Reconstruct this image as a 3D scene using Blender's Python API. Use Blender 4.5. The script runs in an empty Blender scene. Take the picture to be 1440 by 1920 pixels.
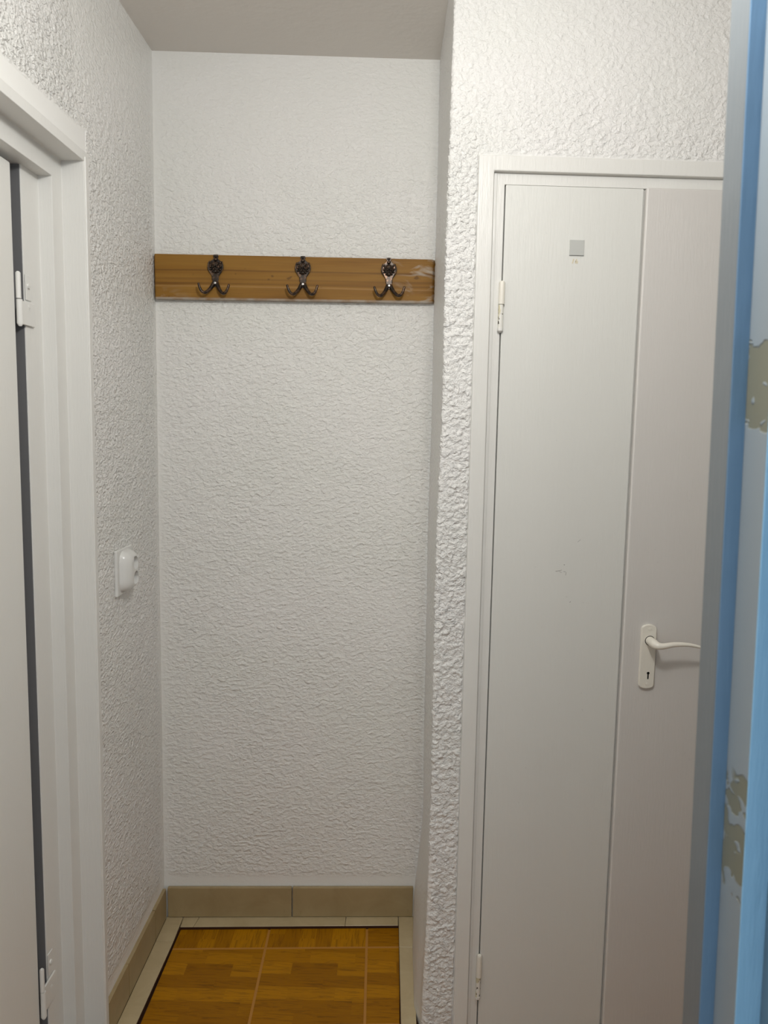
import bpy, bmesh, math, random
import numpy as np
from mathutils import Vector, Matrix

# ------------------------------------------------------------------ camera
F_PX, PITCH, YAW, ROLL, CAM_H = 1462.1, 0.11294, -0.01453, 0.01769, 1.6132
scene = bpy.context.scene
col = scene.collection
def cam_axes(p, y, r):
    cy, sy, cp, sp, cr, sr = math.cos(y), math.sin(y), math.cos(p), math.sin(p), math.cos(r), math.sin(r)
    f = Vector((sy*cp, cy*cp, -sp)); right = Vector((cy, -sy, 0)); up = right.cross(f)
    return cr*right+sr*up, -sr*right+cr*up, f
r_, u_, f_ = cam_axes(PITCH, YAW, ROLL)
cd = bpy.data.cameras.new('camera'); cam = bpy.data.objects.new('camera', cd); col.objects.link(cam)
cam.matrix_world = Matrix(((r_.x, u_.x, -f_.x, 0), (r_.y, u_.y, -f_.y, 0), (r_.z, u_.z, -f_.z, CAM_H), (0, 0, 0, 1)))
cd.sensor_fit = 'VERTICAL'; cd.sensor_height = 36; cd.lens = F_PX/1920*36
cd.clip_start = .02
cd.dof.use_dof = True; cd.dof.focus_distance = 2.15; cd.dof.aperture_fstop = 6.5
scene.camera = cam
scene.view_settings.view_transform = 'Standard'; scene.view_settings.look = 'None'
scene.view_settings.exposure = 0.0; scene.view_settings.gamma = 1.0
scene.view_settings.use_curve_mapping = False

# ------------------------------------------------------------------ light
w = bpy.data.worlds.new('world'); scene.world = w; w.use_nodes = True
w.node_tree.nodes['Background'].inputs[0].default_value = (.93, .975, 1, 1)
w.node_tree.nodes['Background'].inputs[1].default_value = .80
def light(name, kind, loc, energy, color, **kw):
    l = bpy.data.lights.new(name, kind); l.energy = energy; l.color = color
    for k, v in kw.items(): setattr(l, k, v)
    o = bpy.data.objects.new(name, l); col.objects.link(o); o.location = loc; return o
light('ceiling_lamp_light', 'POINT', (.12, .84, 2.41), 31, (1, .985, .95), shadow_soft_size=.08)
wl = light('window_light', 'AREA', (-1.1, -.6, 1.4), .8, (.70, .86, 1), shape='RECTANGLE', size=.9, size_y=1.2)
wl.rotation_euler = (Vector((.5, 1.2, 1.2))-wl.location).to_track_quat('-Z', 'Y').to_euler()

# ------------------------------------------------------------------ materials
def mat(name, rgb, rough=.5, spec=.4):
    m = bpy.data.materials.new(name); m.use_nodes = True
    b = m.node_tree.nodes['Principled BSDF']
    b.inputs['Base Color'].default_value = (*rgb, 1); b.inputs['Roughness'].default_value = rough
    b.inputs['Specular IOR Level'].default_value = spec
    return m
class NT:
    def __init__(s, m): s.m = m; s.t = m.node_tree; s.b = s.t.nodes['Principled BSDF']
    def n(s, typ, **kw):
        nd = s.t.nodes.new(typ)
        for k, v in kw.items():
            if k in nd.inputs.keys() or isinstance(k, int): nd.inputs[k].default_value = v
            else: setattr(nd, k, v)
        return nd
    def l(s, a, b): s.t.links.new(a, b)
    def inp(s, nd, **kw):
        for k, v in kw.items(): nd.inputs[k.replace('_', ' ')].default_value = v
        return nd
    def noise(s, vec, scale, detail=2, rough=.5, dist=0):
        nd = s.t.nodes.new('ShaderNodeTexNoise'); s.inp(nd, Scale=scale, Detail=detail, Roughness=rough, Distortion=dist); s.l(vec, nd.inputs['Vector']); return nd.outputs['Fac']
    def ramp(s, fac, stops, interp='LINEAR'):
        nd = s.t.nodes.new('ShaderNodeValToRGB'); cr = nd.color_ramp; cr.interpolation = interp
        while len(cr.elements) < len(stops): cr.elements.new(.5)
        for e, (p, c) in zip(cr.elements, stops):
            e.position = p; e.color = (c, c, c, 1) if isinstance(c, (int, float)) else (*c, 1)
        s.l(fac, nd.inputs[0]); return nd.outputs[0]
    def mix(s, fac, a, b, mode='MIX'):
        nd = s.t.nodes.new('ShaderNodeMix'); nd.data_type = 'RGBA'; nd.blend_type = mode
        for i, v in ((0, fac), (6, a), (7, b)):
            if hasattr(v, 'is_output'): s.l(v, nd.inputs[i])
            else: nd.inputs[i].default_value = v if i == 0 else (*v, 1)
        return nd.outputs[2]
    def math(s, op, a, b=0., c=0.):
        nd = s.t.nodes.new('ShaderNodeMath'); nd.operation = op
        for i, v in enumerate((a, b, c)):
            if hasattr(v, 'is_output'): s.l(v, nd.inputs[i])
            else: nd.inputs[i].default_value = v
        return nd.outputs[0]
    def coord(s, kind='Object', scale=None, rot=None, loc=None):
        tc = s.t.nodes.new('ShaderNodeTexCoord'); o = tc.outputs[kind]
        if scale or rot or loc:
            mp = s.t.nodes.new('ShaderNodeMapping'); s.l(o, mp.inputs[0])
            if loc: mp.inputs[1].default_value = loc
            if rot: mp.inputs[2].default_value = rot
            if scale: mp.inputs[3].default_value = scale
            o = mp.outputs[0]
        return o
    def bump(s, h, dist, strength=1.):
        nd = s.t.nodes.new('ShaderNodeBump'); nd.inputs['Distance'].default_value = dist
        if hasattr(strength, 'is_output'): s.l(strength, nd.inputs['Strength'])
        else: nd.inputs['Strength'].default_value = strength
        s.l(h, nd.inputs['Height']); s.l(nd.outputs[0], s.b.inputs['Normal']); return nd
    def color(s, c): s.l(c, s.b.inputs['Base Color'])

def stucco_mat(name, rgb, dist, elong=(1, 1, 1), scale=75, rough=.42):
    m = mat(name, rgb, rough, .35); t = NT(m)
    v = t.coord('Object', elong)
    a = t.noise(v, scale, 2.2, .5, .35)
    a = t.ramp(a, [(.40, 0.), (.56, .55), (.70, 1.)], 'EASE')
    b = t.noise(v, scale*2.4, 2, .5, .4)
    c = t.noise(v, scale*.5, 1, .5, .5)
    c = t.ramp(c, [(.45, 0.), (.68, 1.)], 'EASE')
    h = t.math('ADD', t.math('MULTIPLY', a, 1.), t.math('MULTIPLY', b, .45))
    h = t.math('ADD', h, t.math('MULTIPLY', c, .5))
    at = t.t.nodes.new('ShaderNodeAttribute'); at.attribute_name = 'rough'
    h = t.math('MULTIPLY', h, at.outputs['Fac'])
    t.bump(h, dist, 1.)
    big = t.noise(v, 3.2, 3, .6)
    t.color(t.mix(t.ramp(big, [(.35, 0.), (.68, 1.)]), rgb, tuple(x*k for x, k in zip(rgb, (.975, .985, .97)))))
    return m
M = {}
M['stucco_back'] = stucco_mat('white_stucco_back', (.83, .82, .795), .0019, (.75, 1, 1.15), 105)
M['stucco_left'] = stucco_mat('white_stucco_left', (.86, .85, .83), .0030, (1, .6, 1), 150, .3)
M['stucco_front'] = stucco_mat('white_stucco_front', (.80, .79, .775), .0018, (.85, 1, 1.), 125)
M['ceiling'] = mat('ceiling_paint', (.72, .685, .64), .7, .2)
t = NT(M['ceiling']); t.bump(t.noise(t.coord(), 40, 3), .0012)

def paint(name, rgb, rough=.34, streak=.0006, tint=.97, zs=.12):
    m = mat(name, rgb, rough, .45); t = NT(m)
    v = t.coord('Object', (1, 1, zs))
    h = t.noise(v, 160, 3, .6)
    h2 = t.noise(t.coord(), 9, 2)
    t.bump(t.math('ADD', h, t.math('MULTIPLY', h2, 3.)), streak)
    sp = t.ramp(t.noise(t.coord(), 70, 1.5), [(.765, 0.), (.80, 1.)])
    c = t.mix(t.ramp(t.noise(v, 4, 3), [(.35, 0.), (.7, 1.)]), rgb, tuple(x*tint for x in rgb))
    t.color(t.mix(t.math('MULTIPLY', sp, .25), c, tuple(x*.75 for x in rgb)))
    return m
M['frame'] = paint('white_gloss_frame', (.76, .755, .725), .36, .0007)
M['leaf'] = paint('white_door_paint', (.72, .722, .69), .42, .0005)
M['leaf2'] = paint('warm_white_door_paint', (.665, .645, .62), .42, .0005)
M['ldoor'] = paint('left_door_paint', (.76, .755, .72), .38, .0005)
M['cream'] = paint('cream_plastic_paint', (.80, .77, .69), .3, .0003, zs=1)
M['plastic'] = mat('white_plastic', (.72, .72, .70), .22, .5)
M['dark'] = mat('dark_hole', (.012, .011, .010), .8, .1)
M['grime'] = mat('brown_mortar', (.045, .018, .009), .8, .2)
M['sticker'] = mat('grey_sticker', (.50, .51, .49), .5, .3)
M['steel'] = mat('screw_steel', (.62, .60, .57), .35, .5); M['steel'].node_tree.nodes['Principled BSDF'].inputs['Metallic'].default_value = .7

# cream chipped hinge paint
m = mat('chipped_hinge_paint', (.78, .76, .68), .35); t = NT(m); M['hinge_chip'] = m
k = t.ramp(t.noise(t.coord('Object', (1, 1, .6)), 120, 2), [(.60, 0.), (.635, 1.)])
k2 = t.ramp(t.noise(t.coord('Object', (1, 1, .4)), 60, 2), [(.50, 0.), (.58, 1.)])
t.color(t.mix(k, t.mix(k2, (.76, .75, .70), (.62, .57, .40)), (.07, .06, .05)))

# bronze
m = mat('aged_bronze', (.055, .038, .028), .32, .5); t = NT(m); M['bronze'] = m
t.b.inputs['Metallic'].default_value = .75
k = t.ramp(t.noise(t.coord(), 110, 2), [(.48, 0.), (.70, 1.)])
t.color(t.mix(k, (.042, .033, .027), (.16, .095, .06)))
t.bump(t.noise(t.coord(), 500, 2), .00015)

# pine board: long grain along x
m = mat('varnished_pine', (.33, .16, .045), .5, .2); t = NT(m); M['pine'] = m
v = t.coord('Object', (1.1, 1, 26)); d = t.noise(v, 1.25, 3, .5, .5)
base = t.ramp(d, [(.28, (.185, .080, .011)), (.44, (.265, .126, .018)), (.58, (.315, .160, .027)), (.72, (.23, .106, .014))])
fine = t.noise(t.coord('Object', (4, 1, 420)), 1, 3, .6)
base = t.mix(t.ramp(fine, [(.3, .0), (.7, .35)]), base, (.15, .07, .016))
sx = t.t.nodes.new('ShaderNodeSeparateXYZ'); t.l(t.coord(), sx.inputs[0])
def zline(z0, wd, amp):      # a darker growth line wandering along the board
    zz = t.math('ADD', sx.outputs[2], t.math('MULTIPLY', t.noise(t.coord('Object', (2.2, 0, 0)), 1, 1), amp))
    return t.ramp(t.math('ABSOLUTE', t.math('SUBTRACT', zz, z0)), [(0., 1.), (wd, 0.)])
for z0, wd, amp, f in ((.090, .0035, .010, .65), (.064, .002, .008, .35), (.050, .0025, .006, .45)):
    base = t.mix(t.math('MULTIPLY', zline(z0, wd, amp), f), base, (.125, .052, .012))
base = t.mix(t.math('MULTIPLY', zline(.045, .003, .012), .35), base, (.50, .30, .13))
knot = t.ramp(t.noise(t.coord('Object', (1, 1, 1.4)), 34, 1), [(.735, 0.), (.78, 1.)])
base = t.mix(t.math('MULTIPLY', knot, .6), base, (.09, .04, .012))
# white paint smears near both ends and along the lower edge
ends = t.math('MAXIMUM', t.ramp(sx.outputs[0], [(.69, 0.), (.78, 1.)]), t.math('MULTIPLY', t.ramp(sx.outputs[0], [(.02, .55), (.11, 0.)]), t.ramp(sx.outputs[2], [(.018, 1.), (.045, 0.)])))
sm = t.ramp(t.noise(t.coord('Object', (1, 1, 2.6)), 14, 3, .6, .6), [(.52, 0.), (.72, .75)])
base = t.mix(t.math('MULTIPLY', ends, sm), base, (.52, .47, .40))
low = t.ramp(sx.outputs[2], [(.0035, .85), (.0065, 0.)])
lown = t.ramp(t.noise(t.coord('Object', (1, 1, 1)), 30, 3), [(.3, .35), (.6, 1.)])
base = t.mix(t.math('MULTIPLY', low, lown), base, (.42, .385, .34))
t.color(base); t.bump(fine, .0004)

# ceramic strips / skirting
def ceramic(name, a, b, rough=.35):
    m = mat(name, a, rough, .45); t = NT(m)
    k = t.ramp(t.noise(t.coord('Object', (1, 1, 1)), 11, 4, .6, .6), [(.36, 0.), (.68, 1.)])
    f = t.ramp(t.noise(t.coord('Object', (1, 1, .3)), 60, 3), [(.66, 0.), (.80, .3)])
    t.color(t.mix(f, t.mix(k, a, b), tuple(x*.7 for x in b))); return m
M['skirt'] = ceramic('beige_ceramic', (.39, .30, .16), (.34, .255, .13))
M['border'] = ceramic('pale_ceramic_strip', (.55, .45, .275), (.46, .365, .21))

# parquet print
def parquet(name, rot):
    m = mat(name, (.32, .13, .01), .42, .15); t = NT(m)
    v = t.coord('Object', None, (0, 0, rot), None)
    br = t.t.nodes.new('ShaderNodeTexBrick'); t.l(v, br.inputs['Vector'])
    t.inp(br, Scale=1., Mortar_Size=.0, Bias=0., Brick_Width=.137, Row_Height=.0505)
    br.inputs['Color1'].default_value = (0, 0, 0, 1); br.inputs['Color2'].default_value = (1, 1, 1, 1)
    br.inputs['Mortar'].default_value = (.4, .4, .4, 1); br.offset = .37; br.offset_frequency = 2; br.squash = 1.35; br.squash_frequency = 3
    fac = t.math('MULTIPLY', br.outputs['Color'], 1.)
    base = t.ramp(fac, [(.0, (.30, .120, .0008)), (.35, (.375, .156, .001)), (.7, (.44, .190, .0012)), (1., (.48, .210, .002))])
    mp = t.t.nodes.new('ShaderNodeMapping'); t.l(v, mp.inputs[0]); mp.inputs[3].default_value = (6, 60, 1)
    off = t.t.nodes.new('ShaderNodeVectorMath'); off.operation = 'ADD'; t.l(mp.outputs[0], off.inputs[0])
    cb = t.t.nodes.new('ShaderNodeCombineXYZ'); t.l(t.math('MULTIPLY', fac, 37.), cb.inputs[2]); t.l(cb.outputs[0], off.inputs[1])
    g = t.noise(off.outputs[0], 1.4, 4, .65, 1.6)
    g = t.ramp(g, [(.34, .55), (.5, .1), (.66, 0.)])
    base = t.mix(g, base, (.11, .040, .003))
    t.color(base); return m
M['parquet'] = parquet('oak_parquet_print', 0)
M['parquet_turned'] = parquet('oak_parquet_print_turned', math.pi/2)
m = mat('orange_grout', (.44, .20, .035), .6); M['grout'] = m

# blue doorway
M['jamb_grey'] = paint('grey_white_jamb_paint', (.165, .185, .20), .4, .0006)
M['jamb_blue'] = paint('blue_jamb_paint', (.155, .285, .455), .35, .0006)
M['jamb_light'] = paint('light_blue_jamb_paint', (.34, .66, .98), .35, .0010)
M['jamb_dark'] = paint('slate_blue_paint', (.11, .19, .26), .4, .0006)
m = mat('flaking_jamb_paint', (.40, .425, .44), .4); t = NT(m); M['jamb_flake'] = m
sx = t.t.nodes.new('ShaderNodeSeparateXYZ'); t.l(t.coord(), sx.inputs[0])
def win(z0, z1, s):
    z = sx.outputs[2]
    return t.math('MULTIPLY', t.ramp(t.math('SUBTRACT', z, z0), [(0, 0.), (s, 1.)]), t.ramp(t.math('SUBTRACT', z1, z), [(0, 0.), (s, 1.)]))
nz = t.noise(t.coord('Object', (1, 1, 1.5)), 30, 2, .5, .8)
msk = t.math('MAXIMUM', t.math('MULTIPLY', win(1.575, 1.735, .05), 1.0), t.math('MULTIPLY', win(.98, 1.36, .16), .84))
pat = t.ramp(t.math('MULTIPLY', msk, t.math('ADD', nz, .12)), [(.44, 0.), (.47, 1.)])
t.color(t.mix(pat, (.25, .29, .32), (.185, .185, .14)))
t.bump(t.math('MULTIPLY', pat, -1.), .0008)

# ------------------------------------------------------------------ helpers
def tag(o, label=None, cat=None, group=None, kind=None):
    if label: o['label'] = label
    if cat: o['category'] = cat
    if group: o['group'] = group
    if kind: o['kind'] = kind
    return o
def empty(name, loc=(0, 0, 0), rz=0):
    o = bpy.data.objects.new(name, None); col.objects.link(o); o.empty_display_size = .05
    o.location = loc; o.rotation_euler = (0, 0, rz); return o
def link(name, bm, m, parent=None, smooth=False, loc=None, sm_angle=None):
    me = bpy.data.meshes.new(name)
    bmesh.ops.recalc_face_normals(bm, faces=bm.faces)
    bm.to_mesh(me); bm.free()
    for mm in (m if isinstance(m, (list, tuple)) else [m]): me.materials.append(mm)
    if smooth:
        me.polygons.foreach_set('use_smooth', [True]*len(me.polygons))
        if sm_angle: me.set_sharp_from_angle(angle=sm_angle)
    o = bpy.data.objects.new(name, me); col.objects.link(o)
    if smooth and sm_angle:
        wn = o.modifiers.new('weighted_normal', 'WEIGHTED_NORMAL'); wn.keep_sharp = True; wn.weight = 80
    if parent: o.parent = parent
    if loc: o.location = loc
    return o
def box(bm, x0, x1, y0, y1, z0, z1, bev=0, seg=2, M4=None):
    t = bmesh.new()
    vs = [t.verts.new((x, y, z)) for x in (x0, x1) for y in (y0, y1) for z in (z0, z1)]
    for f in ((0, 1, 3, 2), (4, 6, 7, 5), (0, 4, 5, 1), (2, 3, 7, 6), (0, 2, 6, 4), (1, 5, 7, 3)): t.faces.new([vs[i] for i in f])
    bmesh.ops.recalc_face_normals(t, faces=t.faces)
    if bev: bmesh.ops.bevel(t, geom=t.edges[:], offset=bev, segments=seg, affect='EDGES', profile=.5, clamp_overlap=True)
    if M4: bmesh.ops.transform(t, matrix=M4, verts=t.verts)
    join(bm, t)
def join(bm, t):
    me = bpy.data.meshes.new('tmp'); t.to_mesh(me); t.free(); bm.from_mesh(me); bpy.data.meshes.remove(me)
def prism(bm, pts, axis, a, b, bev=0, seg=2, mats=None, shear=None):
    """pts polygon in the plane normal to axis; extruded from a to b. mats: material index per side"""
    t = bmesh.new()
    def P(p, h):
        if axis == 'z': return (p[0], p[1], h)
        if axis == 'y': return (p[0], h, p[1])
        return (h, p[0], p[1])
    A = [t.verts.new(P(p, a)) for p in pts]; B = [t.verts.new(P(p, b)) for p in pts]
    if shear:
        for v in t.verts: v.co.x += shear*v.co.z
    n = len(pts)
    for i in range(n):
        f = t.faces.new((A[i], A[(i+1) % n], B[(i+1) % n], B[i]))
        if mats: f.material_index = mats[i]
    f1 = t.faces.new(A); f2 = t.faces.new(B[::-1])
    bmesh.ops.recalc_face_normals(t, faces=t.faces)
    if bev: bmesh.ops.bevel(t, geom=t.edges[:], offset=bev, segments=seg, affect='EDGES', profile=.5, clamp_overlap=True)
    join(bm, t)
def tube(bm, pts, rad, n=12, cap=True):
    pts = [Vector(p) for p in pts]; rings = []
    nrm = None
    for i, p in enumerate(pts):
        d = (pts[min(i+1, len(pts)-1)]-pts[max(i-1, 0)]).normalized()
        if nrm is None: nrm = d.orthogonal().normalized()
        nrm = (nrm-d*nrm.dot(d)).normalized(); bn = d.cross(nrm)
        r = rad[i] if isinstance(rad, (list, tuple)) else rad
        ra, rb = r if isinstance(r, tuple) else (r, r)
        rings.append([bm.verts.new(p+nrm*math.cos(a)*ra+bn*math.sin(a)*rb) for a in [2*math.pi*k/n for k in range(n)]])
    for A, B in zip(rings, rings[1:]):
        for k in range(n): bm.faces.new((A[k], A[(k+1) % n], B[(k+1) % n], B[k]))
    if cap: bm.faces.new(rings[0][::-1]); bm.faces.new(rings[-1])
def catmull(P, k=6):
    P = [Vector(p) for p in P]; out = []
    for i in range(len(P)-1):
        a, b, c, d = P[max(i-1, 0)], P[i], P[i+1], P[min(i+2, len(P)-1)]
        for j in range(k):
            s = j/k; out.append(.5*((2*b)+(c-a)*s+(2*a-5*b+4*c-d)*s*s+(3*b-a-3*c+d)*s**3))
    out.append(P[-1]); return out
def blob(bm, c, r, seg=12):
    bmesh.ops.create_uvsphere(bm, u_segments=seg, v_segments=max(6, seg//2), radius=1, matrix=Matrix.Translation(c) @ Matrix.Diagonal((*r, 1)))
def empty_dup(root):
    c = root.copy(); col.objects.link(c)
    return c
def copy_tree(o, parent=None):
    c = o.copy(); col.objects.link(c); c.parent = parent
    for ch in list(o.children): copy_tree(ch, c)
    return c

# vectorised lattice noise for the plaster relief
rng = np.random.RandomState(7)
PERM = rng.permutation(4096)
def vnoise(x, y, z):
    xi, yi, zi = np.floor(x).astype(int), np.floor(y).astype(int), np.floor(z).astype(int)
    fx, fy, fz = x-xi, y-yi, z-zi
    fx, fy, fz = [f*f*(3-2*f) for f in (fx, fy, fz)]
    def h(a, b, c): return PERM[(PERM[(PERM[a & 4095]+b) & 4095]+c) & 4095]/4095.
    def L(a, b, t): return a+(b-a)*t
    return L(L(L(h(xi, yi, zi), h(xi+1, yi, zi), fx), L(h(xi, yi+1, zi), h(xi+1, yi+1, zi), fx), fy),
             L(L(h(xi, yi, zi+1), h(xi+1, yi, zi+1), fx), L(h(xi, yi+1, zi+1), h(xi+1, yi+1, zi+1), fx), fy), fz)
def sstep(a, b, x): t = np.clip((x-a)/(b-a), 0, 1); return t*t*(3-2*t)
def relief(x, y, z):
    wx = vnoise(x*60+9, y*60, z*60)-.5; wz = vnoise(x*60, y*60+31, z*60)-.5
    a = vnoise(x*190+wx*1.1, y*130, z*245+wz*1.1); b = vnoise(x*230+5, y*190, z*240+3); c = vnoise(x*85, y*60, z*100)
    return sstep(.38, .72, a)*.62+b*.22+sstep(.45, .75, c)*.3
def grid_wall(name, P, N, us, vs, m, amp, roughf, keep=None, flip=False):
    """wall surface on a fine grid; P(u,v)->xyz arrays, N(u,v)->normal; real plaster relief pushed out along N"""
    U, V = np.meshgrid(us, vs, indexing='ij'); X, Y, Z = P(U, V); nx, ny, nz = N(U, V)
    R = roughf(X, Y, Z, U)
    H = relief(X, Y, Z)*amp*R if amp else 0*X
    co = np.stack([X+nx*H, Y+ny*H, Z+nz*H], -1).reshape(-1, 3)
    nu, nv = len(us), len(vs)
    i, j = np.meshgrid(np.arange(nu-1), np.arange(nv-1), indexing='ij')
    if keep is not None:
        uc = (np.asarray(us)[:-1]+np.asarray(us)[1:])/2; vc = (np.asarray(vs)[:-1]+np.asarray(vs)[1:])/2
        k = keep(*np.meshgrid(uc, vc, indexing='ij')); i, j = i[k], j[k]
    a = (i*nv+j).ravel(); q = np.stack([a, a+nv, a+nv+1, a+1], -1)
    if flip: q = q[:, ::-1]
    used = np.unique(q); remap = np.zeros(len(co), int); remap[used] = np.arange(len(used))
    co = co[used]; q = remap[q]; Rr = R.reshape(-1)[used]
    me = bpy.data.meshes.new(name)
    me.vertices.add(len(co)); me.vertices.foreach_set('co', co.astype(np.float32).ravel())
    me.loops.add(q.size); me.loops.foreach_set('vertex_index', q.astype(np.int32).ravel())
    me.polygons.add(len(q)); me.polygons.foreach_set('loop_start', np.arange(0, q.size, 4, dtype=np.int32))
    me.update(calc_edges=True); me.validate()
    me.polygons.foreach_set('use_smooth', [True]*len(me.polygons))
    at = me.attributes.new('rough', 'FLOAT', 'POINT'); at.data.foreach_set('value', Rr.astype(np.float32))
    me.materials.append(m)
    o = bpy.data.objects.new(name, me); col.objects.link(o); return o

# ------------------------------------------------------------------ room shell
XL = -.730                      # left wall plane
H = 2.673                       # ceiling height
XR = .107                       # alcove reveal plane
yb = lambda x: 2.380+.0459*(x-XL)        # back wall, slightly out of square
FT = .0546; FA = math.atan(FT); yf = lambda x: 1.910+FT*x   # wall with the double door
lin = lambda a, b, s: np.linspace(a, b, max(2, int(round((b-a)/s))+1))

def one(U): return np.ones_like(U)
# back wall
bl = math.hypot(1, .0459)
def rb(X, Y, Z, U):
    edge = sstep(.128, .155, Z)*.92+.08
    edge *= sstep(0, .035, X-XL)*.75+.25
    edge *= .35+.65*sstep(2.66, 2.1, Z)+0*X
    return edge*(.85+.3*vnoise(X*7, Y*7, Z*5))
o = grid_wall('wall_back', lambda U, V: (U, yb(U), V), lambda U, V: (.0459/bl*one(U), -1/bl*one(U), 0*U),
              lin(XL-.01, XR+.03, .0045), lin(-.02, H+.01, .0045), M['stucco_back'], .0012, rb)
tag(o, 'white textured plaster back wall of the alcove behind the wooden coat rack', 'wall', kind='structure')
# left wall, with the door opening (y .83-1.84, z<2.2)
def rl(X, Y, Z, U):
    e = sstep(.128, .155, Z)*.9+.1
    dfr = np.where(Z < 2.24, Y-1.853, np.where(Y < 1.853, 10, 10))
    e *= np.where(Z < 2.235, sstep(.010, .022, Y-1.853), 1)
    e *= np.where((Y < 1.87) & (Z > 2.2), sstep(2.262, 2.280, Z), 1)
    e *= .35+.65*sstep(2.66, 2.1, Z)+np.where(Y < 1.8, .45*sstep(2.0, 1.6, Y), 0)
    e *= sstep(0, .06, 2.38-Y)*.6+.4
    return e*(.85+.3*vnoise(X*7, Y*7, Z*5))
YS = np.concatenate([lin(-.2, .78, .05), lin(.83, 1.3, .012)[:-1], lin(1.3, 2.385, .0045)])
o = grid_wall('wall_left', lambda U, V: (XL+0*U, U, V), lambda U, V: (one(U), 0*U, 0*U),
              YS, lin(-.02, H+.01, .005), M['stucco_left'], .0018, rl,
              keep=lambda U, V: ~((U > .84) & (U < 1.842) & (V < 2.200)))
tag(o, 'white textured plaster wall on the left around the left door', 'wall', kind='structure')
# reveal + pilaster + wall around the double door: one folded plaster surface
R0 = .008; cy_ = yf(XR)
segA = lin(0, 2.41-(cy_+R0), .0055)             # along the reveal, from the back to the corner
LA = segA[-1]; arc = math.pi/2*R0
segC = LA+arc+np.concatenate([lin(0, .080, .0026), lin(.085, 1.35, .005)])
S = np.concatenate([segA, LA+np.linspace(0, arc, 5)[1:-1], segC])
def PR(U, V):
    th = np.clip((U-LA)/arc, 0, 1)*math.pi/2
    x = np.where(U <= LA, XR, XR+R0-R0*np.cos(th)); y = np.where(U <= LA, 2.41-U, cy_+R0-R0*np.sin(th))
    d = np.maximum(U-LA-arc, 0); x = x+d; y = y+FT*d
    lean = -.022*sstep(.42, .02, V)*np.where(U <= LA, .22+.78*sstep(0, .10, LA-U), .22*(1-sstep(0, .09, d))) + .0035*(V-1.45)*(1-sstep(0, .06, d))*sstep(.0, .2, U)
    wob = (vnoise(U*4, V*3, 0*U)-.5)*.006*(1-sstep(0, .05, d))
    return x+lean+wob, y, V
def NR(U, V):
    th = np.clip((U-LA)/arc, 0, 1)*math.pi/2
    return -np.cos(th), -np.sin(th), 0*U
def rr(X, Y, Z, U):
    d = U-LA-arc
    e = np.where(U <= LA, .55*(.35+.65*sstep(.05, .4, Z)), np.where(d < .08, 1.15, 1.0))
    e = np.where(d > -.02, e*(1-.45*sstep(2.2, 2.45, Z)), e)
    e = e*np.where((d > .064) & (Z < 2.255), 0.05+.95*sstep(2.243, 2.255, Z), 1)
    e = e
    e = np.where((U <= LA+arc) & (Z < .5), e*.5, e)
    return e*(.85+.3*vnoise(X*7, Y*7, Z*5))
DX0, DX1, DZT = .188, 1.06, 2.236
o = grid_wall('wall_right', PR, NR, S, lin(-.02, H+.01, .0034), M['stucco_front'], .0036, rr,
              keep=lambda U, V: ~((U-LA-arc+XR+R0 > DX0) & (U-LA-arc+XR+R0 < DX1) & (V < DZT)))
tag(o, 'rough white plaster wall and corner around the double door', 'wall', kind='structure')

def plain(name, x0, x1, y0, y1, z0, z1, m, label, cat):
    bm = bmesh.new(); box(bm, x0, x1, y0, y1, z0, z1); o = link(name, bm, m); tag(o, label, cat, kind='structure'); return o
plain('ceiling', -2.2, 1.52, -1.6, 2.52, H, H+.1, M['ceiling'], 'smooth off-white ceiling above the alcove', 'ceiling')
plain('wall_end', 1.46, 1.52, .85, 2.1, 0, H, M['ceiling'], 'plain white end wall of the hall beyond the double door', 'wall')

# ------------------------------------------------------------------ floor
FZ = -.008
bm = bmesh.new(); box(bm, -2.2, 1.52, -1.6, 2.52, -.08, FZ-.006)
floor = link('floor', bm, M['grime']); tag(floor, 'tiled floor with orange parquet-print tiles inside a pale tile border', 'floor', kind='structure')
GX = -.372; GS = .3135           # grout line column, tile pitch
slope = .052
def quad_tile(name, pts, z0, z1, m, parent, bev=.0015, origin=None):
    """a tile on polygon pts; mesh origin at the tile's corner so that its print starts there"""
    ox, oy = origin if origin else pts[0]
    bm = bmesh.new(); prism(bm, [(p[0]-ox, p[1]-oy) for p in pts], 'z', z0, z1, bev, 1)
    o = link(name, bm, m, parent); o.location = (ox, oy, 0); return o
def clip(poly, a, b, c):         # keep a*x+b*y<=c
    out = []
    for i in range(len(poly)):
        p, q = poly[i], poly[(i+1) % len(poly)]; dp = a*p[0]+b*p[1]-c; dq = a*q[0]+b*q[1]-c
        if dp <= 0: out.append(p)
        if dp*dq < 0: s = dp/(dp-dq); out.append((p[0]+s*(q[0]-p[0]), p[1]+s*(q[1]-p[1])))
    return out
g = .0036
inL = lambda y: -.6640-.0126*(2.32-y)            # inner border line on the left
inR = lambda y: .0375+.012*(2.36-y)
yrow = 2.2605-.002                                 # first cross joint at x~-.06
def corner(i, j):                                 # i columns, j rows; slightly skewed lattice
    x = GX+i*GS; y = yrow-j*GS+slope*(x+.06); x += -.022*(y-2.32)*1.0-.006
    return x, y
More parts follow.
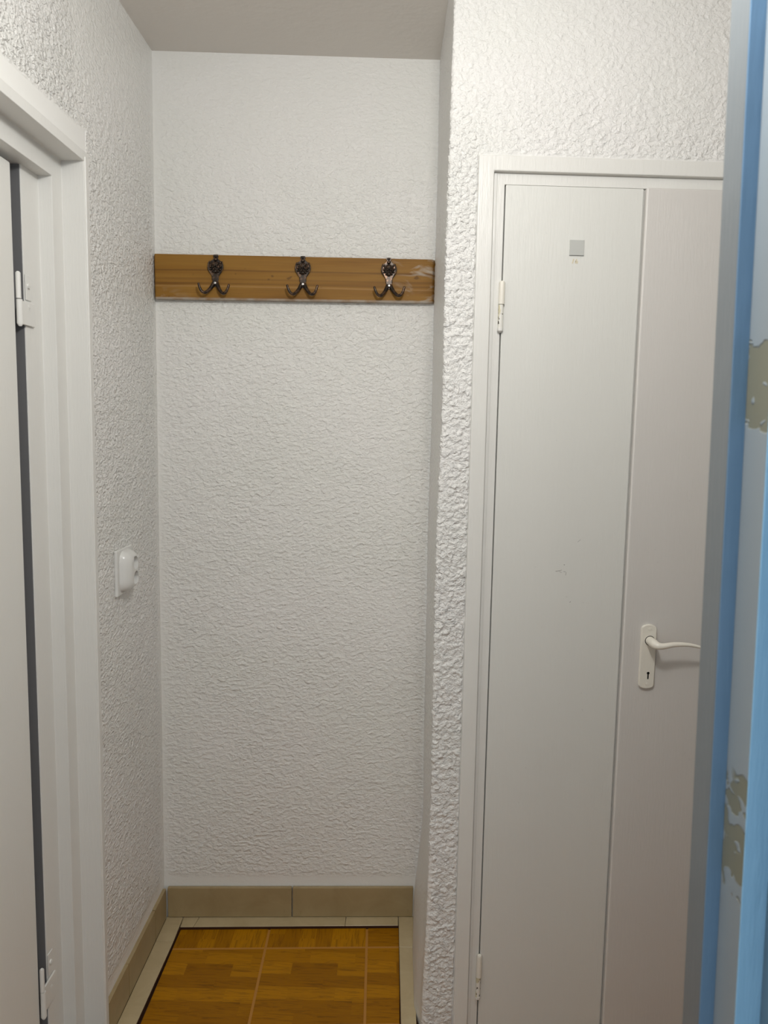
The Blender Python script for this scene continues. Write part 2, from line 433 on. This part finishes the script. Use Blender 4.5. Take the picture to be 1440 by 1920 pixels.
for i in range(-1, 6):
    for j in range(-1, 4):
        c = [corner(i, j), corner(i+1, j), corner(i+1, j+1), corner(i, j+1)]
        poly = [(c[3][0]+g, c[3][1]+g), (c[2][0]-g, c[2][1]+g), (c[1][0]-g, c[1][1]-g), (c[0][0]+g, c[0][1]-g)]
        poly = clip(poly, -1, -.0126, .6640+.0126*-2.32+(-.0045)) if False else clip(poly, -1., 0., .661)
        poly = clip(poly, -.0537, 1., 2.3195+.0537*.664)         # leave the dark gap at the back border
        if i <= 1 and j <= 0: poly = clip(poly, 1., 0., .0385)
        if i >= 1:
            poly = clip(poly, -FT, 1., 1.899) if i > 1 or j > 0 else poly
        if len(poly) < 3: continue
        area = abs(sum(poly[k][0]*poly[(k+1) % len(poly)][1]-poly[(k+1) % len(poly)][0]*poly[k][1] for k in range(len(poly))))/2
        if area < .0004: continue
        mm = M['parquet_turned'] if (j == -1 and i < 1) else M['parquet']
        quad_tile('floor_tile', poly, -.02, FZ, mm, floor, .0008, (corner(i, j+1)[0], corner(i, j+1)[1]))
# grout between them (slightly lower than the tiles)
bm = bmesh.new(); prism(bm, [(-.661, .2), (1.45, .2), (1.45, 1.985), (.12, 1.905), (.0385, 1.91), (.0385, 2.354), (-.661, 2.3175)], 'z', -.0135, FZ-.0007)
tag(link('grout', bm, M['grout'], floor), 'orange-brown grout lines')
# pale border strips, raised above the parquet
bz0, bz1, e = -.0125, 0., .0006
BL = lambda y: -.7195
ybk = lambda x: 2.3715+.047*(x-XL)-.0008
ybi = lambda x: 2.3215+.0537*(x+.664)
def strip(pts): quad_tile('border_tile', pts, bz0, bz1, M['border'], floor, .0009)
ys = [2.2516, 1.9, 1.57, 1.24, .9]
yt = ybk(-.69)
for k, yl in enumerate(ys):
    top = ybk(-.70) if k == 0 else ys[k-1]-e
    strip([(BL(0), yl+e), (inL(yl), yl+e), (inL(top) if k else -.6675, top), (BL(0), top)])
xs = [(-.6665, -.6632), (-.6142, -.621), (-.1356, -.1362), (.0355, .0355)]
for (a0, a1), (b0, b1) in zip(xs, xs[1:]):
    strip([(a1+e, ybi(a1)), (b1-e, ybi(b1)), (b0-e, ybk(b0)), (a0+e, ybk(a0))])
yr = [2.253, 1.925]
strip([(.0385, yr[0]+e), (.0835, yr[0]+e), (.0845, ybk(.084)), (.0368, ybk(.037))])
strip([(.0425, yr[1]+e), (.084, yr[1]+e), (.0835, yr[0]-e), (.0385, yr[0]-e)])

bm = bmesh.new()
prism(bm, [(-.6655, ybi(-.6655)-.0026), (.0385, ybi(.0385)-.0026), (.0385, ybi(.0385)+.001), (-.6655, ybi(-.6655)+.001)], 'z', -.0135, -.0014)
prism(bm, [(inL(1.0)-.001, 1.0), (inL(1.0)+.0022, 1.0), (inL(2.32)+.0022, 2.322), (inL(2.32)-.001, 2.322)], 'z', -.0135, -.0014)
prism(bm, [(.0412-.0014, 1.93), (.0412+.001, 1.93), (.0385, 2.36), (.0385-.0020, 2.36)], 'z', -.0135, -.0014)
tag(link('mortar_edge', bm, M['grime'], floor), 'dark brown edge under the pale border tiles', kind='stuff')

# ------------------------------------------------------------------ skirting tiles
SK = .1015
base = empty('baseboard_back', (0, 0, 0)); tag(base, 'low beige ceramic skirting under the back wall', 'skirting', kind='structure')
def skirt_back(x0, x1):
    bm = bmesh.new(); L = x1-x0; box(bm, 0, L, 0, .013, 0, SK, .0028, 2)
    o = link('skirting_tile', bm, M['skirt'], base, True, None, .6); o.location = (x0, yb(x0)-.0145, .0012); o.rotation_euler = (0, 0, math.atan(.0459))
skirt_back(-.716, -.3135); skirt_back(-.3115, .0835)
base = empty('baseboard_left', (0, 0, 0)); tag(base, 'low beige ceramic skirting along the left wall', 'skirting', kind='structure')
for y0, y1, dz in ((2.2525, 2.3655, 0), (2.012, 2.2505, -.001), (1.861, 2.010, 0)):
    bm = bmesh.new(); box(bm, XL-.002, -.7195, y0, y1, .0005, SK+dz, .0018, 2)
    link('skirting_tile', bm, M['skirt'], base, True, None, .6)

# ------------------------------------------------------------------ left door and its frame
d1 = empty('door_1', (-.80, 1.66, 0)); tag(d1, 'off-white flush door on the far left, standing behind a stepped white frame', 'door', kind='structure')
def P1(o): o.parent = d1; o.matrix_parent_inverse = Matrix.Translation((.80, -1.66, 0)); return o
bm = bmesh.new(); box(bm, -.842, -.802, .862, 1.655, .004, 2.132, .004, 2)
box(bm, -.8025, -.7995, .882, 1.6255, .006, 2.112, .0012, 2)
P1(link('door_leaf', bm, M['ldoor'], None, True, None, .6))
fr = empty('trim_1', (-.718, 1.85, 0)); tag(fr, 'thick stepped white wooden frame of the left door', 'door frame', kind='structure')
def PF(o): o.parent = fr; o.matrix_parent_inverse = Matrix.Translation((.718, -1.85, 0)); return o
far = [(-.732, 1.856), (-.718, 1.856), (-.718, 1.826), (-.7705, 1.826), (-.7705, 1.777), (-.8025, 1.777), (-.8025, 1.700), (-.91, 1.700), (-.91, 1.856)]
bm = bmesh.new(); prism(bm, far, 'z', 0., 2.2125, .0028, 2)
PF(link('jamb', bm, M['frame'], None, True, None, .7))
near = [(x, 2*1.258-y) for x, y in far][::-1]
bm = bmesh.new(); prism(bm, near, 'z', 0., 2.2125, .0028, 2)
PF(link('jamb', bm, M['frame'], None, True, None, .7))
head = [(-.732, 2.2135), (-.7175, 2.2135), (-.7175, 2.190), (-.770, 2.190), (-.770, 2.1425), (-.910, 2.1425), (-.910, 2.2135)]
bm = bmesh.new(); prism(bm, head, 'y', .665, 1.8563, .0025, 2)
PF(link('head', bm, M['frame'], None, True, None, .7))
M['gap_shade'] = mat('painted_gap_shade', (.15, .15, .155), .6, .3)  # dark grey colour standing in for the shade inside the door gap
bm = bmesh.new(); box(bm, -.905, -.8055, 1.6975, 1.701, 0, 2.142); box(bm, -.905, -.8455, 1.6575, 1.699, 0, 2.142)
PF(link('gap_shade_strip', bm, M['gap_shade']))
# thin beads painted over: outer ridge on the jamb
bm = bmesh.new(); tube(bm, [(-.7185, 1.832, 0), (-.7185, 1.832, 2.20)], .0036, 10)
PF(link('bead', bm, M['frame'], None, True, None, .9))
def left_hinge(zt, zm, zb):
    h = empty('hinge'); P1(h)
    h.location = (0, 0, 0)
    yk = 1.657; xk = -.7955
    bm = bmesh.new(); tube(bm, [(xk, yk, zm+.001), (xk, yk, zt-.003), (xk, yk, zt)], [.0052, .0052, .0025], 14)
    a = link('knuckle', bm, M['frame'], h, True, None, .8)
    bm = bmesh.new(); tube(bm, [(xk+.0008, yk+.001, zb), (xk+.0008, yk+.001, zb+.006), (xk+.0008, yk+.001, zm-.001)], [.003, .0066, .0062], 14)
    box(bm, xk-.0066, xk-.0015, yk+.001, yk+.075, zb+.006, zm-.001, .0012, 2)
    b = link('knuckle', bm, M['frame'], h, True, None, .8)
    bm = bmesh.new(); box(bm, xk-.0068, xk-.0045, yk+.043, yk+.068, zm+.004, zt+.002, .001, 1)
    for yy, zz in ((yk+.050, zb+.045), (yk+.054, zt-.022)):
        tube(bm, [(xk-.006, yy, zz), (xk-.001, yy, zz)], [.0062, .0052], 12)
        box(bm, xk-.0012, xk-.0004, yy-.0045, yy+.0045, zz-.0008, zz+.0008, 0, 1, None)
    link('screw', bm, M['frame'], h, True, None, .6)
left_hinge(1.915, 1.859, 1.803); left_hinge(.349, .291, .222)

# ------------------------------------------------------------------ wall socket on the left wall
so = empty('wall_socket', (XL, 2.048, 1.21)); tag(so, 'white double power socket with two round wells on the left wall', 'socket')
bm = bmesh.new(); box(bm, 0, .010, -.060, .060, -.0615, .0615, .004, 3)
link('cover_plate', bm, M['plastic'], so, True, None, .6)
bm = bmesh.new(); n = 44; W, Hh, D = .046, .056, .037
gv = {}
def dome(a, b):
    r = (abs(a)**4+abs(b)**4)**.25
    return .0085+(D-.0085)*(1-min(1, max(0, (r-.52)/.48))**2)**.6 if r < 1 else .0085
N_ = 56
for i in range(N_+1):
    for j in range(N_+1):
        a, b = -1+2*i/N_, -1+2*j/N_
        y, z = a*W, b*Hh; x = dome(a, b)
        for zc in (.0205, -.0205):                # two round wells sunk in the face
            rr_ = math.hypot(y-.006, z-zc)
            if rr_ < .0175: x = min(x, D-.016)
        gv[i, j] = bm.verts.new((x, y, z))
for i in range(N_):
    for j in range(N_): bm.faces.new((gv[i, j], gv[i+1, j], gv[i+1, j+1], gv[i, j+1]))
link('socket_face', bm, M['plastic'], so, True, None, .9)
for zc in (.0205, -.0205):
    for dy in (-.0095, .0095):
        bm = bmesh.new(); tube(bm, [(D-.0165, .006+dy, zc), (D-.0155, .006+dy, zc)], .0028, 10)
        link('pin_hole', bm, M['dark'], so)

# ------------------------------------------------------------------ double door, in the frame of its wall
T = lambda o: o
DF = Matrix.Translation((0, 1.910, 0)) @ Matrix.Rotation(FA, 4, 'Z')
def wall_root(name, x):
    o = empty(name); o.matrix_world = DF @ Matrix.Translation((x, 0, 0)); return o
def inroot(o, root, x):           # geometry is written in wall coordinates, root stands at x
    o.parent = root; o.location = (-x, 0, 0); return o
c0 = .180; ci = .2175
tr = wall_root('trim_2', c0); tag(tr, 'flat white painted frame around the double door', 'door frame', kind='structure')
bm = bmesh.new(); U_ = lambda x0, x1, x2, x3, zi, zo: [(x0, 0), (x1, 0), (x1, zi), (x2, zi), (x2, 0), (x3, 0), (x3, zo), (x0, zo)]
prism(bm, U_(c0, ci, 1.04, 1.078, 2.2080, 2.2435), 'y', -.0085, .09, .0026, 2)
inroot(link('casing', bm, M['frame'], None, True, None, .6), tr, c0)
bm = bmesh.new(); prism(bm, U_(ci-.004, .2455, 1.0395, 1.05, 2.1812, 2.212), 'y', .0058, .09, .0014, 2)
inroot(link('rebate', bm, M['frame'], None, True, None, .6), tr, c0)
bm = bmesh.new(); box(bm, ci+.002, .2275, .0040, .02, 0, 2.2070, .0016, 2)
inroot(link('bead', bm, M['frame'], None, True, None, .6), tr, c0)
# narrow leaf
X2 = .248
l2 = wall_root('door_2', X2); tag(l2, 'narrow left leaf of the white double door, with a small grey square on it', 'door', kind='structure')
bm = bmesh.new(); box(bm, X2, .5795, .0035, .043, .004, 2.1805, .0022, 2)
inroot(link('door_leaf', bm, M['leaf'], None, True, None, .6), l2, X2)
bm = bmesh.new(); box(bm, .5745, .60, .012, .040, .004, 2.180, .001, 1)
inroot(link('rebate', bm, M['leaf'], None, True, None, .6), l2, X2)
def hinge2(zt, zm, zb, chipped):
    h = empty('hinge'); inroot(h, l2, X2)
    xk, yk = .2455, -.0015
    bm = bmesh.new(); tube(bm, [(xk, yk, zm+.001), (xk, yk, zt-.004), (xk, yk, zt)], [.0076, .0074, .005], 16)
    link('knuckle', bm, M['cream'], h, True, None, .8)
    bm = bmesh.new(); tube(bm, [(xk-.001, yk, zb), (xk-.001, yk, zb+.008), (xk-.001, yk, zm)], [.0065, .0063, .0063], 16)
    link('knuckle', bm, M['hinge_chip'] if chipped else M['cream'], h, True, None, .8)
    bm = bmesh.new(); tube(bm, [(xk-.001, yk, zb-.009), (xk-.001, yk, zb-.005), (xk-.001, yk, zb+.001)], [.002, .0068, .0072], 16)
    link('pin_tip', bm, M['frame'], h, True, None, .8)
hinge2(1.957, 1.9015, 1.845, True); hinge2(.2208, .158, .102, True)
# wide leaf with the handle
X3 = .5835
l3 = wall_root('door_3', X3); tag(l3, 'wide right leaf of the white double door, carrying the handle', 'door', kind='structure')
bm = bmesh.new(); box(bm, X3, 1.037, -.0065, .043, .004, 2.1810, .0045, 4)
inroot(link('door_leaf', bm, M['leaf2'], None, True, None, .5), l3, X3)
hd = empty('door_handle'); inroot(hd, l3, X3); tag(hd, 'cream lever handle on a long backplate with keyhole')
yp = -.0065
bm = bmesh.new()
pl = []; xa, xb_, za, zb_ = .6275, .6665, .9545, 1.1215
for k in range(9): a = math.pi*k/8; pl.append(((xa+xb_)/2+(xb_-xa)/2*math.cos(a)*(1 if 0 < k < 8 else 1), zb_-.012+.012*math.sin(a)))
for k in range(9): a = math.pi+math.pi*k/8; pl.append(((xa+xb_)/2+(xb_-xa)/2*math.cos(a), za+.010+.010*math.sin(a)))
prism(bm, pl, 'y', yp-.0075, yp+.001, .0022, 3)
link('backplate', bm, M['cream'], hd, True, None, .6)
bm = bmesh.new()
kx = .6498; ky = yp-.0077
tube(bm, [(kx, ky, .9955), (kx, ky+.001, .9955)], .0036, 16)
box(bm, kx-.0017, kx+.0017, ky, ky+.001, .980, .9955)
link('keyhole', bm, M['dark'], hd)
bm = bmesh.new()
for sz in (1.1095, .9665):
    tube(bm, [(.6485, yp-.0070, sz), (.6485, yp-.0083, sz)], [.0042, .0036], 14)
    box(bm, .6452, .6518, yp-.0088, yp-.0083, sz-.0006, sz+.0006)
link('screw', bm, M['cream'], hd, True, None, .6)
bm = bmesh.new(); hx, hz = .6495, 1.080
path = catmull([(hx, yp-.004, hz), (hx, yp-.022, hz), (hx+.001, yp-.038, hz-.0005), (hx+.006, yp-.047, hz-.002), (hx+.018, yp-.050, hz-.002), (hx+.045, yp-.050, hz+.0025), (hx+.08, yp-.049, hz+.002), (hx+.112, yp-.047, hz-.0045)], 6)
rad = []
for i in range(len(path)):
    s = i/(len(path)-1)
    if s < .28: r = .0112
    elif s < .50: r = .0112+(.0082-.0112)*(s-.28)/.22
    else: r = .0082-.0047*(s-.5)/.5
    rad.append((r, r*(1 if s < .3 else .9)))
tube(bm, path, rad, 20)
link('lever', bm, M['cream'], hd, True, None, .9)
bm = bmesh.new(); tube(bm, [(hx, yp-.0074, hz), (hx, yp-.0079, hz)], .0127, 24)
link('collar', bm, M['dark'], hd, True, None, .6)

# grey square stuck on the narrow leaf
sq = wall_root('wall_sticker', .4235); tag(sq, 'small plain grey square stuck high on the narrow door leaf', 'sticker')
bm = bmesh.new(); box(bm, -.0175, .0175, .0012, .0038, 2.0225, 2.0575, .0003, 1)
link('card', bm, M['sticker'], sq)
bm = bmesh.new(); box(bm, -.0175, .0175, .0010, .0037, 2.0215, 2.0226)
link('lower_edge', bm, mat('sticker_edge', (.30, .31, .30), .6), sq)
# glue and scuff marks on the leaf
glue = mat('glue_mark', (.66, .60, .46), .4); scuff = mat('scuff_mark', (.40, .39, .37), .5)
def mark(name, pts, m, root, x, y=.0033):
    bm = bmesh.new()
    for (a, b, ww, hh, ang) in pts:
        box(bm, -ww/2, ww/2, y-.0004, y+.0006, -hh/2, hh/2, 0, 1, Matrix.Translation((a, 0, b)) @ Matrix.Rotation(ang, 4, 'Y'))
    inroot(link(name, bm, m), root, x)
mark('glue_mark', [(.4160, 2.0085, .0030, .011, .25), (.4245, 2.0065, .0070, .006, .0), (.4232, 2.010, .003, .008, .4)], glue, l2, X2)
mark('scuff_mark', [(.4110, 1.2530, .0100, .0016, -.2), (.4180, 1.2545, .0075, .0012, -.4), (.4290, 1.2515, .0060, .0012, .2), (.4325, 1.2460, .0012, .0070, .1), (.4275, 1.2690, .003, .0022, .4), (.4190, 1.2500, .006, .0010, .3)], scuff, l2, X2)
mark('scuff_mark', [(.4465, 1.1740, .0038, .0016, -.8), (.462, 1.330, .010, .0008, -.7)], scuff, l2, X2)

# ------------------------------------------------------------------ coat rack
rk = empty('coat_rack', (-.7255, yb(-.7255)-.001, 1.9685)); rk.rotation_euler = (0, -.0068, math.atan(.0459))
tag(rk, 'varnished wooden coat rack board with three double metal hooks on the back wall', 'coat rack')
L = .8235
bm = bmesh.new()
t_ = bmesh.new()
pts = [(0, 0), (0, -.0195), (.0015, -.021), (L-.0005, -.021), (L+.010, -.006), (L+.010, 0)]
A = [t_.verts.new((p[0], p[1], 0)) for p in pts]; B = [t_.verts.new((p[0], p[1], .1305 if p[0] < .1 else .1275)) for p in pts]
for i in range(6): t_.faces.new((A[i], A[(i+1) % 6], B[(i+1) % 6], B[i]))
t_.faces.new(A); t_.faces.new(B[::-1]); bmesh.ops.recalc_face_normals(t_, faces=t_.faces)
bmesh.ops.bevel(t_, geom=[e_ for e_ in t_.edges], offset=.0016, segments=2, affect='EDGES')
join(bm, t_)
link('board', bm, M['pine'], rk, True, None, .5)
def make_hook():
    h = empty('coat_hook')
    # backplate silhouette (x, z), origin at the lower screw
    half = [(.0, .079), (.0048, .0785), (.0058, .074), (.0040, .0705), (.0062, .0665), (.0098, .0625), (.0128, .0605), (.0140, .0625), (.0145, .057),
            (.0132, .052), (.0150, .046), (.0146, .038), (.0122, .031), (.0085, .025), (.0062, .018), (.0060, .010), (.0075, .001), (.0105, -.006), (.0060, -.0085), (.0, -.0065)]
    half = [(x*1.38, z*1.07) for x, z in half]
    ol = half+[(-x, z) for x, z in half[-2:0:-1]]
    bm = bmesh.new(); prism(bm, ol, 'y', -.0045, 0, .0012, 2)
    link('hook_plate', bm, M['bronze'], h, True, None, .8)
    bm = bmesh.new()                                   # lion head in relief
    blob(bm, (0, -.0050, .0455), (.0108, .0070, .0150), 18)
    blob(bm, (0, -.0112, .0505), (.0078, .0050, .0068), 14)
    for s in (-1, 1):
        blob(bm, (s*.0042, -.0148, .0515), (.0032, .0028, .0016), 10)    # brows
        blob(bm, (s*.0038, -.0138, .0440), (.0030, .0038, .0030), 10)    # cheeks
        blob(bm, (s*.0102, -.0070, .0565), (.0026, .0030, .0034), 10)    # ears
        blob(bm, (s*.0022, -.0148, .0385), (.0014, .0022, .0042), 8)     # whisker pads
        for k in range(6):
            a = math.radians(-60+k*34)
            blob(bm, (s*(.0108*math.cos(a)+.0006), -.0058, .0445+.0125*math.sin(a)), (.0024, .0030, .0034), 8)
    blob(bm, (0, -.0160, .0465), (.0018, .0036, .0046), 10)             # nose
    blob(bm, (0, -.0150, .0415), (.0026, .0026, .0018), 10)
    blob(bm, (0, -.0095, .0330), (.0052, .0045, .0048), 12)             # chin
    blob(bm, (0, -.0060, .0655), (.0048, .0038, .0050), 10)             # crown
    blob(bm, (0, -.0045, .0745), (.0040, .0028, .0034), 10)
    bmesh.ops.scale(bm, vec=(1.36, 1.1, 1.07), verts=bm.verts)
    link('lion_head', bm, M['bronze'], h, True)
    for s in (-1, 1):
        bm = bmesh.new()                               # side scroll of the plate
        tube(bm, catmull([(s*.0130, -.005, .061), (s*.0152, -.0060, .050), (s*.0150, -.0060, .040), (s*.0112, -.0055, .030), (s*.0072, -.005, .021), (s*.0066, -.005, .010)], 4), [.0006+.0011*math.sin(math.pi*min(1, (i+2)/16)) for i in range(21)], 8)
        bmesh.ops.scale(bm, vec=(1.38, 1.1, 1.07), verts=bm.verts)
        link('scroll', bm, M['bronze'], h, True)
        bm = bmesh.new()
        p = catmull([(s*.0035, -.0035, .004), (s*.0085, -.008, -.007), (s*.0150, -.014, -.0180), (s*.0240, -.022, -.0280), (s*.0335, -.027, -.0275), (s*.0400, -.029, -.0180), (s*.0440, -.029, -.0060)], 6)
        n_ = len(p); tube(bm, p, [(.0064-.0029*(i/(n_-1))**.7) for i in range(n_)], 12)
        blob(bm, p[-1], (.0037, .0037, .0037), 10)
        link('hook_arm', bm, M['bronze'], h, True)
    bm = bmesh.new(); tube(bm, [(0, -.0040, .002), (0, -.0102, .002), (0, -.0112, .002)], [.0036, .0036, .0022], 14)
    link('screw', bm, M['steel'], h, True, None, .7)
    return h
proto = make_hook()
for i, (hx_, hz_) in enumerate(((.1790, .0455), (.4378, .0458), (.6940, .0455))):
    h = proto if i == 0 else copy_tree(proto)
    h.parent = rk; h.location = (hx_, -.0212, hz_); h.rotation_euler = (0, (.03, 0, -.02)[i], 0)

# ------------------------------------------------------------------ blue doorway post on the right
ps = empty('trim_3', (.36, .90, 0)); tag(ps, 'flaking blue and grey painted doorway jamb close on the right edge', 'door frame', kind='structure')
def jp(name, x0, x1, y0, y1, m, bev=.0015):
    bm = bmesh.new(); prism(bm, [(x0, y0), (x1, y0), (x1, y1), (x0, y1)], 'z', 0, H, bev, 2, None, -.0162)
    o = link(name, bm, m, None, True, None, .6); o.parent = ps; o.matrix_parent_inverse = Matrix.Translation((-.36, -.90, 0)); return o
JX = .384                        # x of the far face at z = 0
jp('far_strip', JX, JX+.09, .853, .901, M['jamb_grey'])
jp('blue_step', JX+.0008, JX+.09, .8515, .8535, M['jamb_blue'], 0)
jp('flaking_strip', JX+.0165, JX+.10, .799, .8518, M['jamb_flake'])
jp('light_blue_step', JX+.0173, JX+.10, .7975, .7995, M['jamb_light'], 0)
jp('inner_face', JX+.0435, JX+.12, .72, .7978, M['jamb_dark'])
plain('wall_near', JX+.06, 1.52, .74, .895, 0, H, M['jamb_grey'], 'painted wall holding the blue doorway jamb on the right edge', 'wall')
